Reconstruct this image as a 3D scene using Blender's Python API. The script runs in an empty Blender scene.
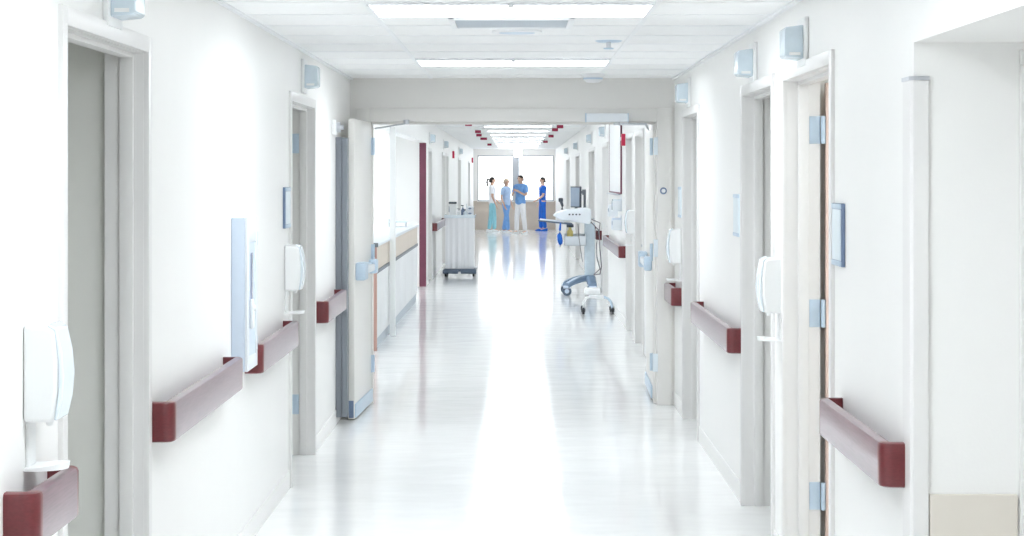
import bpy, bmesh, math, random
from mathutils import Vector, Matrix
random.seed(4)
SC = bpy.context.scene
COL = SC.collection
F = 1830.0            # focal length in pixels of the 1024 px wide frame
CX, CY, H = 518.0, 177.0, 1.70   # vanishing point and eye height
WL, WR = 1.253, 1.168            # near corridor half widths
FL, FR = 1.44, 1.21              # far corridor half widths
CEIL, FCEIL = 2.437, 2.60
PY0, PY1 = 13.65, 13.85          # cross-corridor door wall
YEND = 59.0


def P(px, py, y):
    """point of the place seen at a pixel of the photograph, at distance y"""
    return Vector(((px - CX) * y / F, y, H + (CY - py) * y / F))


# ------------------------------------------------------------------ materials
def mat(name, rgb, rough=0.5, metal=0.0, spec=0.5, coat=0.0, noise=0.0, nscale=8.0, stretch=(1, 1, 1),
        bump=0.0, bscale=60.0, emit=None, estr=0.0, alpha=1.0, trans=0.0, rgb2=None):
    m = bpy.data.materials.new(name)
    m.use_nodes = True
    nt = m.node_tree
    b = nt.nodes['Principled BSDF']
    b.inputs['Base Color'].default_value = (*rgb, 1)
    b.inputs['Roughness'].default_value = rough
    b.inputs['Metallic'].default_value = metal
    b.inputs['Specular IOR Level'].default_value = spec
    b.inputs['Coat Weight'].default_value = coat
    b.inputs['Coat Roughness'].default_value = 0.12
    b.inputs['Alpha'].default_value = alpha
    b.inputs['Transmission Weight'].default_value = trans
    if emit:
        b.inputs['Emission Color'].default_value = (*emit, 1)
        b.inputs['Emission Strength'].default_value = estr
    if noise or bump:
        tc = nt.nodes.new('ShaderNodeTexCoord')
        mp = nt.nodes.new('ShaderNodeMapping')
        mp.inputs['Scale'].default_value = stretch
        nt.links.new(tc.outputs['Object'], mp.inputs['Vector'])
    if noise:
        n = nt.nodes.new('ShaderNodeTexNoise')
        n.inputs['Scale'].default_value = nscale
        n.inputs['Detail'].default_value = 5
        nt.links.new(mp.outputs['Vector'], n.inputs['Vector'])
        r = nt.nodes.new('ShaderNodeValToRGB')
        r.color_ramp.elements[0].position = 0.3
        r.color_ramp.elements[1].position = 0.7
        c2 = rgb2 or tuple(c * (1 - noise) for c in rgb)
        r.color_ramp.elements[0].color = (*c2, 1)
        r.color_ramp.elements[1].color = (*rgb, 1)
        nt.links.new(n.outputs['Fac'], r.inputs['Fac'])
        nt.links.new(r.outputs['Color'], b.inputs['Base Color'])
    if bump:
        n2 = nt.nodes.new('ShaderNodeTexNoise')
        n2.inputs['Scale'].default_value = bscale
        n2.inputs['Detail'].default_value = 2
        nt.links.new(mp.outputs['Vector'], n2.inputs['Vector'])
        bp = nt.nodes.new('ShaderNodeBump')
        bp.inputs['Strength'].default_value = bump
        bp.inputs['Distance'].default_value = 0.01
        nt.links.new(n2.outputs['Fac'], bp.inputs['Height'])
        nt.links.new(bp.outputs['Normal'], b.inputs['Normal'])
    return m


M = {}
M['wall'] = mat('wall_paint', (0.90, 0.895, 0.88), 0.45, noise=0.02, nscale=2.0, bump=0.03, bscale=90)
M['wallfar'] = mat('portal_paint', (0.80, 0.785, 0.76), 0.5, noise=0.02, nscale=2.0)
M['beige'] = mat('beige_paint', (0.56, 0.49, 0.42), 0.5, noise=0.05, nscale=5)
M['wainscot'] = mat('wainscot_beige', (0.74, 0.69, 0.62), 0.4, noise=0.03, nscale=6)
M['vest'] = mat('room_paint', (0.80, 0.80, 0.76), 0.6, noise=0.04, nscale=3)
M['frame'] = mat('frame_paint', (0.80, 0.79, 0.78), 0.35, noise=0.02, nscale=4)
M['leafm'] = mat('leaf_paint', (0.74, 0.735, 0.71), 0.35, noise=0.03, nscale=3)
M['cream'] = mat('leaf_cream', (0.82, 0.80, 0.765), 0.3, noise=0.02, nscale=3)
M['pinkwood'] = mat('pink_wood', (0.86, 0.66, 0.57), 0.4, noise=0.2, nscale=6, stretch=(6, 6, 0.4))
M['tanwood'] = mat('tan_wood', (0.80, 0.70, 0.60), 0.4, noise=0.16, nscale=5, stretch=(2, 9, 0.25))
M['endwood'] = mat('end_wood', (0.62, 0.38, 0.33), 0.4, noise=0.2, nscale=6, stretch=(9, 9, 0.3))
M['rail'] = mat('burgundy_rail', (0.235, 0.125, 0.16), 0.3, spec=0.75, coat=0.55, noise=0.3, nscale=14, stretch=(6, 0.6, 12))
M['railcap'] = mat('burgundy_cap', (0.17, 0.022, 0.028), 0.28, spec=0.5, coat=0.25, noise=0.25, nscale=14, stretch=(6, 6, 14))
M['burg'] = mat('burgundy_guard', (0.20, 0.05, 0.09), 0.4, noise=0.15, nscale=5)
M['tile'] = mat('ceiling_tile', (0.955, 0.96, 0.96), 0.8, noise=0.03, nscale=30, bump=0.15, bscale=120)
M['grid'] = mat('grid_metal', (0.90, 0.915, 0.93), 0.4)
M['lamp'] = mat('diffuser_glow', (0.9, 0.9, 0.9), 0.5, emit=(0.90, 0.955, 1.0), estr=9.0)
M['lampfar'] = mat('far_diffuser_glow', (0.9, 0.9, 0.9), 0.5, emit=(0.89, 0.95, 1.0), estr=5.3)
M['white'] = mat('white_plastic', (0.87, 0.88, 0.88), 0.3, noise=0.01, nscale=4)
M['bluecover'] = mat('pale_blue_plastic', (0.80, 0.88, 0.94), 0.15, coat=0.4, noise=0.05, nscale=6)
M['paleblue'] = mat('pale_blue_lens', (0.68, 0.78, 0.85), 0.25, noise=0.08, nscale=18)
M['steelblue'] = mat('blue_steel', (0.56, 0.68, 0.80), 0.32, metal=0.3, noise=0.06, nscale=20)
M['steel'] = mat('brushed_steel', (0.60, 0.62, 0.66), 0.35, metal=0.7, noise=0.1, nscale=10, stretch=(1, 1, 0.1))
M['guardgrey'] = mat('grey_guard', (0.20, 0.22, 0.25), 0.4, noise=0.1, nscale=6, stretch=(1, 1, 0.2))
M['cabblue'] = mat('cabinet_enamel', (0.64, 0.73, 0.85), 0.3, noise=0.04, nscale=5)
M['cabwhite'] = mat('cabinet_trim', (0.80, 0.84, 0.88), 0.3)
M['slot'] = mat('smoked_glass', (0.30, 0.33, 0.46), 0.15, coat=0.5, noise=0.3, nscale=6)
M['darkblue'] = mat('slate_edge', (0.16, 0.22, 0.34), 0.4)
M['plate'] = mat('sign_plate', (0.76, 0.85, 0.90), 0.35, noise=0.08, nscale=7)
M['dark'] = mat('dark_plastic', (0.06, 0.07, 0.09), 0.4)
M['rubber'] = mat('rubber', (0.05, 0.05, 0.055), 0.7)
M['screen'] = mat('screen_dark', (0.23, 0.29, 0.37), 0.2, coat=0.3)
M['red'] = mat('alarm_red', (0.62, 0.03, 0.09), 0.35)
M['redmark'] = mat('marker_red', (0.36, 0.02, 0.07), 0.4)
M['blue'] = mat('royal_blue', (0.01, 0.14, 0.62), 0.7, noise=0.2, nscale=12)
M['lightblue'] = mat('scrub_light_blue', (0.50, 0.66, 0.90), 0.8, noise=0.15, nscale=12)
M['midblue'] = mat('scrub_mid_blue', (0.20, 0.42, 0.82), 0.8, noise=0.18, nscale=12)
M['teal'] = mat('scrub_teal', (0.32, 0.66, 0.74), 0.8, noise=0.12, nscale=12)
M['whitecloth'] = mat('white_cloth', (0.86, 0.86, 0.88), 0.85, noise=0.05, nscale=12)
M['skin'] = mat('skin', (0.66, 0.42, 0.31), 0.5, noise=0.08, nscale=14)
M['hair'] = mat('hair_dark', (0.035, 0.024, 0.02), 0.5, noise=0.3, nscale=30)
M['hairfair'] = mat('hair_fair', (0.62, 0.52, 0.40), 0.5, noise=0.2, nscale=30)
M['eye'] = mat('eye_dark', (0.03, 0.025, 0.02), 0.3)
M['yellow'] = mat('yellow_plastic', (0.80, 0.66, 0.22), 0.4)
M['ivory'] = mat('ivory_plastic', (0.84, 0.85, 0.86), 0.35)
M['cable'] = mat('cable_grey', (0.22, 0.20, 0.22), 0.5)
M['winframe'] = mat('window_metal', (0.42, 0.44, 0.47), 0.4, metal=0.3)
M['toe'] = mat('toe_kick', (0.50, 0.56, 0.62), 0.4)
M['cover'] = mat('cart_cover', (0.91, 0.92, 0.945), 0.6, noise=0.07, nscale=5, stretch=(9, 9, 0.15))
M['cartbase'] = mat('cart_base', (0.10, 0.14, 0.20), 0.4)
M['slate'] = mat('slate_metal', (0.22, 0.31, 0.43), 0.35, metal=0.2)
M['clear'] = mat('clear_acrylic', (0.70, 0.82, 0.92), 0.1, alpha=0.6)


def glass_mat():
    m = bpy.data.materials.new('window_glass')
    m.use_nodes = True
    nt = m.node_tree
    nt.nodes.remove(nt.nodes['Principled BSDF'])
    out = nt.nodes['Material Output']
    t = nt.nodes.new('ShaderNodeBsdfTransparent')
    g = nt.nodes.new('ShaderNodeBsdfGlossy')
    g.inputs['Roughness'].default_value = 0.03
    mx = nt.nodes.new('ShaderNodeMixShader')
    mx.inputs[0].default_value = 0.06
    nt.links.new(t.outputs[0], mx.inputs[1])
    nt.links.new(g.outputs[0], mx.inputs[2])
    nt.links.new(mx.outputs[0], out.inputs['Surface'])
    return m


M['glass'] = glass_mat()


def floor_mat():
    m = bpy.data.materials.new('polished_vinyl')
    m.use_nodes = True
    nt = m.node_tree
    b = nt.nodes['Principled BSDF']
    tc = nt.nodes.new('ShaderNodeTexCoord')
    n = nt.nodes.new('ShaderNodeTexNoise')
    n.inputs['Scale'].default_value = 1.2
    n.inputs['Detail'].default_value = 6
    nt.links.new(tc.outputs['Object'], n.inputs['Vector'])
    r = nt.nodes.new('ShaderNodeValToRGB')
    r.color_ramp.elements[0].color = (0.88, 0.89, 0.885, 1)
    r.color_ramp.elements[1].color = (0.92, 0.92, 0.915, 1)
    nt.links.new(n.outputs['Fac'], r.inputs['Fac'])
    nt.links.new(r.outputs['Color'], b.inputs['Base Color'])
    b.inputs['Roughness'].default_value = 0.10
    b.inputs['Specular IOR Level'].default_value = 0.28
    b.inputs['Coat Weight'].default_value = 0.05
    b.inputs['Coat Roughness'].default_value = 0.05
    # faint waviness of the buffed floor, longer across than along the corridor
    mp = nt.nodes.new('ShaderNodeMapping')
    mp.inputs['Scale'].default_value = (1.1, 1.5, 1)
    nt.links.new(tc.outputs['Object'], mp.inputs['Vector'])
    n2 = nt.nodes.new('ShaderNodeTexNoise')
    n2.inputs['Scale'].default_value = 2.0
    n2.inputs['Detail'].default_value = 2
    nt.links.new(mp.outputs['Vector'], n2.inputs['Vector'])
    bp = nt.nodes.new('ShaderNodeBump')
    bp.inputs['Strength'].default_value = 0.32
    bp.inputs['Distance'].default_value = 0.012
    nt.links.new(n2.outputs['Fac'], bp.inputs['Height'])
    nt.links.new(bp.outputs['Normal'], b.inputs['Normal'])
    nt.links.new(bp.outputs['Normal'], b.inputs['Coat Normal'])
    return m


M['floor'] = floor_mat()


# ------------------------------------------------------------------ mesh builder
class MB:
    def __init__(self):
        self.bm = bmesh.new()

    def box(self, x0, x1, y0, y1, z0, z1, bev=0.0, seg=2):
        x0, x1 = min(x0, x1), max(x0, x1)
        y0, y1 = min(y0, y1), max(y0, y1)
        z0, z1 = min(z0, z1), max(z0, z1)
        r = bmesh.ops.create_cube(self.bm, size=1.0)
        vs = r['verts']
        for v in vs:
            v.co = Vector((x0 + (v.co.x + .5) * (x1 - x0), y0 + (v.co.y + .5) * (y1 - y0), z0 + (v.co.z + .5) * (z1 - z0)))
        if bev > 0:
            es = list({e for v in vs for e in v.link_edges})
            bmesh.ops.bevel(self.bm, geom=es, offset=bev, segments=seg, affect='EDGES', profile=0.5)
        return self

    def cyl(self, p0, p1, r, r2=None, seg=16):
        p0, p1 = Vector(p0), Vector(p1)
        d = p1 - p0
        m = Matrix.Translation((p0 + p1) / 2) @ d.to_track_quat('Z', 'Y').to_matrix().to_4x4()
        bmesh.ops.create_cone(self.bm, cap_ends=True, segments=seg, radius1=r, radius2=r if r2 is None else r2, depth=d.length, matrix=m)
        return self

    def ball(self, c, r, sc=(1, 1, 1), u=14, v=10):
        m = Matrix.Translation(Vector(c)) @ Matrix.Diagonal((*sc, 1))
        bmesh.ops.create_uvsphere(self.bm, u_segments=u, v_segments=v, radius=r, matrix=m)
        return self

    def loft(self, rings, close=True, caps=True):
        """rings: lists of points with equal length"""
        bm = self.bm
        vr = [[bm.verts.new(Vector(p)) for p in ring] for ring in rings]
        n = len(vr[0])
        for a, b in zip(vr[:-1], vr[1:]):
            for i in range(n if close else n - 1):
                j = (i + 1) % n
                bm.faces.new((a[i], a[j], b[j], b[i]))
        if caps:
            bm.faces.new(list(reversed(vr[0])))
            bm.faces.new(vr[-1])
        return self

    def tube(self, pts, r, seg=10):
        pts = [Vector(p) for p in pts]
        rings = []
        up = Vector((0, 0, 1))
        for i, p in enumerate(pts):
            t = (pts[min(i + 1, len(pts) - 1)] - pts[max(i - 1, 0)]).normalized()
            a = t.cross(up)
            if a.length < 0.05:
                a = t.cross(Vector((1, 0, 0)))
            a.normalize()
            b = t.cross(a).normalized()
            rr = r[i] if isinstance(r, (list, tuple)) else r
            rings.append([p + a * rr * math.cos(2 * math.pi * k / seg) + b * rr * math.sin(2 * math.pi * k / seg) for k in range(seg)])
        return self.loft(rings)

    def prism(self, poly, a, b):
        """extrude: poly is a list of points (3-vectors), shifted by a and by b"""
        return self.loft([[Vector(p) + Vector(a) for p in poly], [Vector(p) + Vector(b) for p in poly]])

    def build(self, name, material, parent=None, smooth=True, bevel=0.0):
        bm = self.bm
        bmesh.ops.recalc_face_normals(bm, faces=bm.faces)
        me = bpy.data.meshes.new(name)
        bm.to_mesh(me)
        bm.free()
        me.materials.append(M[material] if isinstance(material, str) else material)
        if smooth:
            for p in me.polygons:
                p.use_smooth = True
            try:
                me.set_sharp_from_angle(angle=math.radians(38))
            except Exception:
                pass
        o = bpy.data.objects.new(name, me)
        COL.objects.link(o)
        if parent is not None:
            o.parent = parent
            o.matrix_parent_inverse = Matrix.Translation(-PLOC[parent.name]) if parent.name in PLOC else Matrix()
        if bevel:
            md = o.modifiers.new('bevel', 'BEVEL')
            md.width = bevel
            md.segments = 2
            md.limit_method = 'ANGLE'
        return o


PLOC = {}


def tag(o, label, cat, group=None):
    o['label'] = label
    o['category'] = cat
    if group:
        o['group'] = group
    return o


def thing(name, loc, label, cat, group=None):
    o = bpy.data.objects.new(name, None)
    o.empty_display_size = 0.1
    o.location = loc
    COL.objects.link(o)
    PLOC[o.name] = Vector(loc)
    return tag(o, label, cat, group)


def struct(o):
    o['kind'] = 'structure'
    return o


def sroot(name, loc):
    o = bpy.data.objects.new(name, None)
    o.empty_display_size = 0.1
    o.location = loc
    COL.objects.link(o)
    PLOC[o.name] = Vector(loc)
    return struct(o)


def sub(parent, name, mb, m, label=None, **k):
    # a part of a part keeps the identity placement of its parent mesh
    o = mb.build(name, m, parent, **k)
    if label:
        o['label'] = label
    return o


# wall-local coordinates: s = side (-1 left, +1 right), W = half width, d = out into the corridor
def wx(s, W, d):
    return s * (W - d)


# ------------------------------------------------------------------ floor, ceilings
struct(MB().box(-5.5, 4.0, -2.5, YEND + 0.3, -0.12, 0.0).build('floor', 'floor', smooth=False))
c = MB()
c.box(-WL - .25, WR + .25, -2.2, PY0, CEIL, CEIL + .1)
c.box(-FL - .25, FR + .25, PY1, YEND, FCEIL, FCEIL + .1)
# troffers sit just below the tile plane
struct(c.build('ceiling', 'tile', smooth=False))

g = MB()
TX0, TX1 = -0.650, 0.590
PITCH = 0.6096
FIX0 = 7.69                                    # near edge of a light fixture
for x in (TX0, TX1):
    g.box(x - .012, x + .012, -2.1, PY0, CEIL - .003, CEIL + .01)
y = FIX0 - 15 * PITCH
while y < PY0:
    g.box(-WL, WR, y - .011, y + .011, CEIL - .0025, CEIL + .01)
    y += PITCH
g.box(-WL, -WL + .022, -2.1, PY0, CEIL - .012, CEIL + .01)
g.box(WR - .022, WR, -2.1, PY0, CEIL - .012, CEIL + .01)
struct(g.build('trim_1', 'grid', smooth=False))
g = MB()
for x in (-0.61, 0.61):
    g.box(x - .012, x + .012, PY1, YEND, FCEIL - .008, FCEIL + .01)
y = 14.2
while y < YEND:
    g.box(-FL, FR, y - .011, y + .011, FCEIL - .007, FCEIL + .01)
    y += PITCH * 2
struct(g.build('trim_2', 'grid', smooth=False))


def troffer(y0, z, x0, x1, label, group, depth=PITCH, glow='lamp'):
    t = thing('ceiling_light', ((x0 + x1) / 2, y0 + depth / 2, z), label, 'ceiling light', group)
    f = MB()
    e = .024
    f.box(x0 + .012, x1 - .012, y0 + .012, y0 + e, z - .014, z - .0005)
    f.box(x0 + .012, x1 - .012, y0 + depth - e, y0 + depth - .012, z - .014, z - .0005)
    f.box(x0 + .012, x0 + e, y0 + e, y0 + depth - e, z - .014, z - .0005)
    f.box(x1 - e, x1 - .012, y0 + e, y0 + depth - e, z - .014, z - .0005)
    f.build('frame', 'grid', t)
    MB().box(x0 + e, x1 - e, y0 + e, y0 + depth - e, z - .011, z - .003).build('diffuser', glow, t)
    k = MB()
    k.box((x0 + x1) / 2 - .012, (x0 + x1) / 2 + .012, y0 + .004, y0 + .02, z - .026, z - .010, .003)
    k.build('latch', 'grid', t)
    return t


troffer(FIX0, CEIL, TX0, TX1, 'wide glowing ceiling light panel nearest the camera, cut by the top of the photo', 'near corridor light panels')
troffer(FIX0 + 6 * PITCH, CEIL, TX0, TX1, 'narrower glowing ceiling light panel just before the double doors', 'near corridor light panels')
for k in (1, 2, 3):
    troffer(FIX0 - 6 * k * PITCH, CEIL, TX0, TX1, 'recessed ceiling light panel over the near corridor, above the frame', 'near corridor light panels out of frame')
FARF = [15.2 + 3.35 * k for k in range(13)]
ordn = ['first', 'second', 'third', 'fourth', 'fifth', 'sixth', 'seventh', 'eighth', 'ninth', 'tenth', 'eleventh', 'twelfth', 'thirteenth']
nv = 0
for k, y in enumerate(FARF):
    if (FCEIL - H) * F / y > 55:
        lab = 'ceiling light panel beyond the double doors, hidden by the door header'
        grp = 'far corridor light panels behind the header'
    else:
        lab = 'white glowing ceiling strip in the far corridor, %s behind the door header' % ordn[nv]
        grp = 'far corridor light panels'
        nv += 1
    troffer(y, FCEIL, -0.61, 0.61, lab, grp, glow='lampfar')

# ceiling accessories
t = thing('air_grille', (0.0, 8.65, CEIL), 'pale grey ceiling air grille right behind the nearest light panel', 'air vent')
y0, y1 = FIX0 + PITCH + .02, FIX0 + PITCH * 1.9
f = MB()
x0, x1 = -.32, .26
for a in ((x0, x1, y0, y0 + .03), (x0, x1, y1 - .03, y1), (x0, x0 + .03, y0, y1), (x1 - .03, x1, y0, y1)):
    f.box(*a, CEIL - .022, CEIL - .0005, .004)
f.build('frame', 'grid', t)
v = MB()
k = y0 + .05
while k < y1 - .04:
    v.loft([[(x0 + .03, k, CEIL - .018), (x0 + .03, k + .004, CEIL - .018), (x0 + .03, k + .024, CEIL - .002), (x0 + .03, k + .020, CEIL - .002)],
            [(x1 - .03, k, CEIL - .018), (x1 - .03, k + .004, CEIL - .018), (x1 - .03, k + .024, CEIL - .002), (x1 - .03, k + .020, CEIL - .002)]])
    k += .035
v.build('louvre', 'cabwhite', t)

t = thing('ceiling_speaker', (-0.005, 9.22, CEIL), 'round flush ceiling speaker in the tile between the two near lights', 'speaker')
m_ = MB()
prof = [(.125, 0), (.125, .010), (.11, .014), (.09, .010)]
m_.loft([[(-.005 + r * math.cos(a * math.pi / 16), 9.22 + r * math.sin(a * math.pi / 16), CEIL - .0005 - z) for a in range(32)] for r, z in prof])
m_.build('rim', 'grid', t)
MB().cyl((-.005, 9.22, CEIL - .004), (-.005, 9.22, CEIL - .0125), .09, seg=32).build('mesh_cover', 'steelblue', t)

t = thing('ceiling_sprinkler', (0.49, 9.9, CEIL), 'small ceiling sprinkler head by the right grid bar', 'sprinkler')
MB().cyl((.49, 9.9, CEIL - .0005), (.49, 9.9, CEIL - .008), .075, .06, 28).build('escutcheon', 'steelblue', t)
MB().cyl((.49, 9.9, CEIL - .006), (.49, 9.9, CEIL - .04), .012).build('stem', 'grid', t)
MB().cyl((.49, 9.9, CEIL - .04), (.49, 9.9, CEIL - .046), .03, .024, 20).build('deflector', 'steelblue', t)

t = thing('smoke_detector', (0.535, 13.05, CEIL), 'round white smoke detector on the ceiling above the door header', 'smoke detector')
m_ = MB()
prof = [(.085, 0), (.085, .018), (.07, .02), (.066, .05), (.045, .062), (.02, .064)]
m_.loft([[(.535 + r * math.cos(a * math.pi / 14), 13.05 + r * math.sin(a * math.pi / 14), CEIL - .0005 - z) for a in range(28)] for r, z in prof])
m_.build('housing', 'ivory', t)
MB().cyl((.535, 13.05, CEIL - .03), (.535, 13.05, CEIL - .042), .0695, seg=28).build('vent_ring', 'steelblue', t)

# ------------------------------------------------------------------ walls of the near corridor
DL = [(5.037, 6.15), (10.05, 11.2)]
DR = [(6.80, 7.985), (8.36, 9.47), (11.82, 12.86)]
DTOP = 2.122
TH = .15


def wall_run(mb, s, W, y0, y1, z1, openings, th=TH, top=DTOP, lintels=True):
    ys = y0
    for a, b in openings:
        mb.box(wx(s, W, 0), wx(s, W, -th), ys, a, 0, z1)
        if lintels:
            mb.box(wx(s, W, 0), wx(s, W, -th), a, b, top, z1)
        ys = b
    mb.box(wx(s, W, 0), wx(s, W, -th), ys, y1, 0, z1)


w = MB()
wall_run(w, -1, WL, -2.2, PY0, CEIL, DL, th=.135)
struct(w.build('wall_left', 'wall', smooth=False))
w = MB()
AY0, AY1, AZ = 2.2, 5.40, 2.097
w.box(WR, WR + TH, -2.2, AY0, 0, CEIL)
w.box(WR, WR + TH, AY0, AY1, AZ, CEIL)                 # above the alcove
wall_run(w, 1, WR, AY1, PY0, CEIL, DR)
w.box(WR + TH, 2.6, AY1, AY1 + .14, 0, CEIL)           # alcove end wall, facing the camera
w.box(WR, 2.6, AY0 - .14, AY0, 0, CEIL)
w.box(2.5, 2.6, AY0, AY1, 0, CEIL)
w.box(WR + TH, 2.5, AY0, AY1, AZ, AZ + .1)
struct(w.build('wall_right', 'wall', smooth=False))
struct(MB().box(-WL - .2, WR + .2, -2.32, -2.2, 0, CEIL).build('wall_back', 'wall', smooth=False))

# alcove wainscot and the casing at its back
b = MB()
b.box(WR + .045, 1.472, AY1 - .012, AY1 - .0005, 0, .765, .003)
b.box(2.488, 2.4995, AY0 + .01, AY1 - .012, 0, .765)
struct(b.build('trim_3', 'wainscot', smooth=False))
b = MB()
b.box(1.478, 1.53, AY1 - .02, AY1 - .0005, 0, 2.03, .003)
b.box(1.478, 2.45, AY1 - .02, AY1 - .0005, 2.0302, 2.075, .003)
struct(b.build('trim_4', 'frame', smooth=False))

# beige corner guard at the alcove
t = thing('corner_guard', (WR, AY1, 0), 'beige vertical corner guard on the right wall edge beside the open alcove', 'corner guard')
gm = MB()
zt = 1.985
L = [(WR - .012, AY1 + .10), (WR - .012, AY1 - .004), (WR - .004, AY1 - .014), (WR + .040, AY1 - .014), (WR + .040, AY1 - .0005), (WR - .0005, AY1 - .0005), (WR - .0005, AY1 + .10)]
gm.loft([[(x, y, 0.0) for x, y in L], [(x, y, zt) for x, y in L]])
gm.build('cover', 'frame', t)
gm = MB()
L2 = [(WR - .015, AY1 + .102), (WR - .015, AY1 - .006), (WR - .006, AY1 - .0175), (WR + .043, AY1 - .0175), (WR + .043, AY1 - .0005), (WR - .0005, AY1 - .0005), (WR - .0005, AY1 + .102)]
gm.loft([[(x, y, zt) for x, y in L2], [(x, y, zt + .012) for x, y in L2]])
gm.build('end_cap', 'steel', t)

# skirting: cove base in the wall's own colour
b = MB()
for a0, a1 in ((-2.2, DL[0][0] - .05), (DL[0][1] + .05, DL[1][0] - .05), (DL[1][1] + .05, PY0)):
    b.box(-WL, -WL + .006, a0, a1, 0, .10, .002)
struct(b.build('baseboard_left', 'wall', smooth=False))
b = MB()
for a0, a1 in ((AY1 + .11, DR[0][0] - .05), (DR[0][1] + .05, DR[1][0] - .05), (DR[1][1] + .05, DR[2][0] - .05), (DR[2][1] + .05, PY0)):
    b.box(WR - .006, WR, a0, a1, 0, .10, .002)
struct(b.build('baseboard_right', 'wall', smooth=False))


# ------------------------------------------------------------------ doors to rooms
DN = [0]


def room_door(s, W, y0, y1, top=DTOP, hinge_far=False, wood=False, closed=False, casing=.05, depth=.15, leaf_mat='leafm'):
    DN[0] += 1
    root = sroot('door_%d' % DN[0], (wx(s, W, 0), (y0 + y1) / 2, 0))
    X = lambda d: wx(s, W, d)
    f = MB()
    p = .014
    if s < 0 and W == WL:
        depth = .135
    hd0 = depth
    # casing on the wall, jamb lining, stop
    f.box(X(p), X(-.02), y0 - casing, y0 + .004, 0, top + casing, .003)
    f.box(X(p), X(-.02), y1 - .004, y1 + casing, 0, top + casing, .003)
    f.box(X(p), X(-.02), y0 + .0045, y1 - .0045, top - .004, top + casing, .003)
    f.box(X(-.005), X(-depth), y0 - .02, y0 + .006, 0, top)
    f.box(X(-.005), X(-depth), y1 - .006, y1 + .02, 0, top)
    f.box(X(-.005), X(-depth), y0, y1, top - .006, top + .02)
    for a, b_ in ((y0 + .004, y0 + .022), (y1 - .022, y1 - .004)):
        f.box(X(.098 - depth), X(.052 - depth), a, b_, 0, top - .004, .003)
    f.box(X(.098 - depth), X(.052 - depth), y0 + .023, y1 - .023, top - .022, top - .004, .003)
    f.build('frame', 'frame', root)
    if hinge_far:
        lf = MB()
        lf.box(X(-depth - .022), X(-depth - .022 - (y1 - y0) + .05), y1 - .030, y1 + .014, .012, top - .012, .002)
        leaf = lf.build('leaf', 'pinkwood' if wood else leaf_mat, root)
        k = 0
        for z in (1.905, 1.106, .31):
            h = MB()
            h.box(X(.048 - depth), X(-depth), y1 - .0095, y1 - .0055, z - .06, z + .06, .0015)
            for q in (-.035, 0, .035):
                h.cyl((X(.034 - depth), y1 - .0095, z + q), (X(.034 - depth), y1 - .012, z + q), .004, seg=8)
                h.cyl((X(.012 - depth), y1 - .0095, z + q), (X(.012 - depth), y1 - .012, z + q), .004, seg=8)
            h.cyl((X(-depth - .011), y1 - .020, z - .06), (X(-depth - .011), y1 - .020, z + .06), .010, seg=12)
            h.build('hinge', 'steelblue', root)
    elif closed:
        lf = MB()
        lf.box(X(.049 - depth), X(.005 - depth), y0 + .008, y1 - .008, .012, top - .008, .002)
        leaf = lf.build('leaf', leaf_mat, root)
        hd = MB()
        yh = y1 - .09
        hd.cyl((X(-.101), yh, 1.0), (X(-.05), yh, 1.0), .012, seg=10)
        hd.box(X(-.058), X(-.042), yh - .12, yh + .01, .99, 1.012, .004)
        hd.build('handle', 'steel', leaf)
    else:
        # open into the room against the near side, leaf hung on the near jamb
        lf = MB()
        lf.box(X(-TH - .022), X(-TH - .022 - (y1 - y0) + .05), y0 - .014, y0 + .030, .012, top - .012, .002)
        lf.build('leaf', leaf_mat, root)
    return root


def vestibule(mb, s, W, y0, y1, far_gap):
    """the plain lobby seen through an open door"""
    X = lambda d: wx(s, W, d)
    TH = .135 if s < 0 else .15
    back = -1.75
    mb.box(X(-TH), X(back), y1 + far_gap, y1 + far_gap + .06, 0, CEIL)
    mb.box(X(-TH), X(back), y0 - .20, y0 - .14, 0, CEIL)
    mb.box(X(back), X(back - .06), y0 - .20, y1 + far_gap + .06, 0, CEIL)
    mb.box(X(-TH), X(back), y0 - .14, y1 + far_gap, CEIL, CEIL + .05)


room_door(-1, WL, *DL[0])
room_door(-1, WL, *DL[1], hinge_far=True)
room_door(1, WR, *DR[0], hinge_far=True, wood=True)
room_door(1, WR, *DR[1])
room_door(1, WR, *DR[2])
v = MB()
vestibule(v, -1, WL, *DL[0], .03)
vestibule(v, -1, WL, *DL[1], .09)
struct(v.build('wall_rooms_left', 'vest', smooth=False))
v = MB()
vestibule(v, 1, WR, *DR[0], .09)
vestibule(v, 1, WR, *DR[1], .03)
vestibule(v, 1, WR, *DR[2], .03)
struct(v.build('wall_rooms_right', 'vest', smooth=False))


troffer(DR[0][0] + .1, CEIL, 1.75, 2.75, 'unseen ceiling light panel added in the room behind the hinged right doorway to brighten its leaf', 'added room light panels', glow='lampfar')  # unseen panel, added to brighten the open wood leaf

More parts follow.
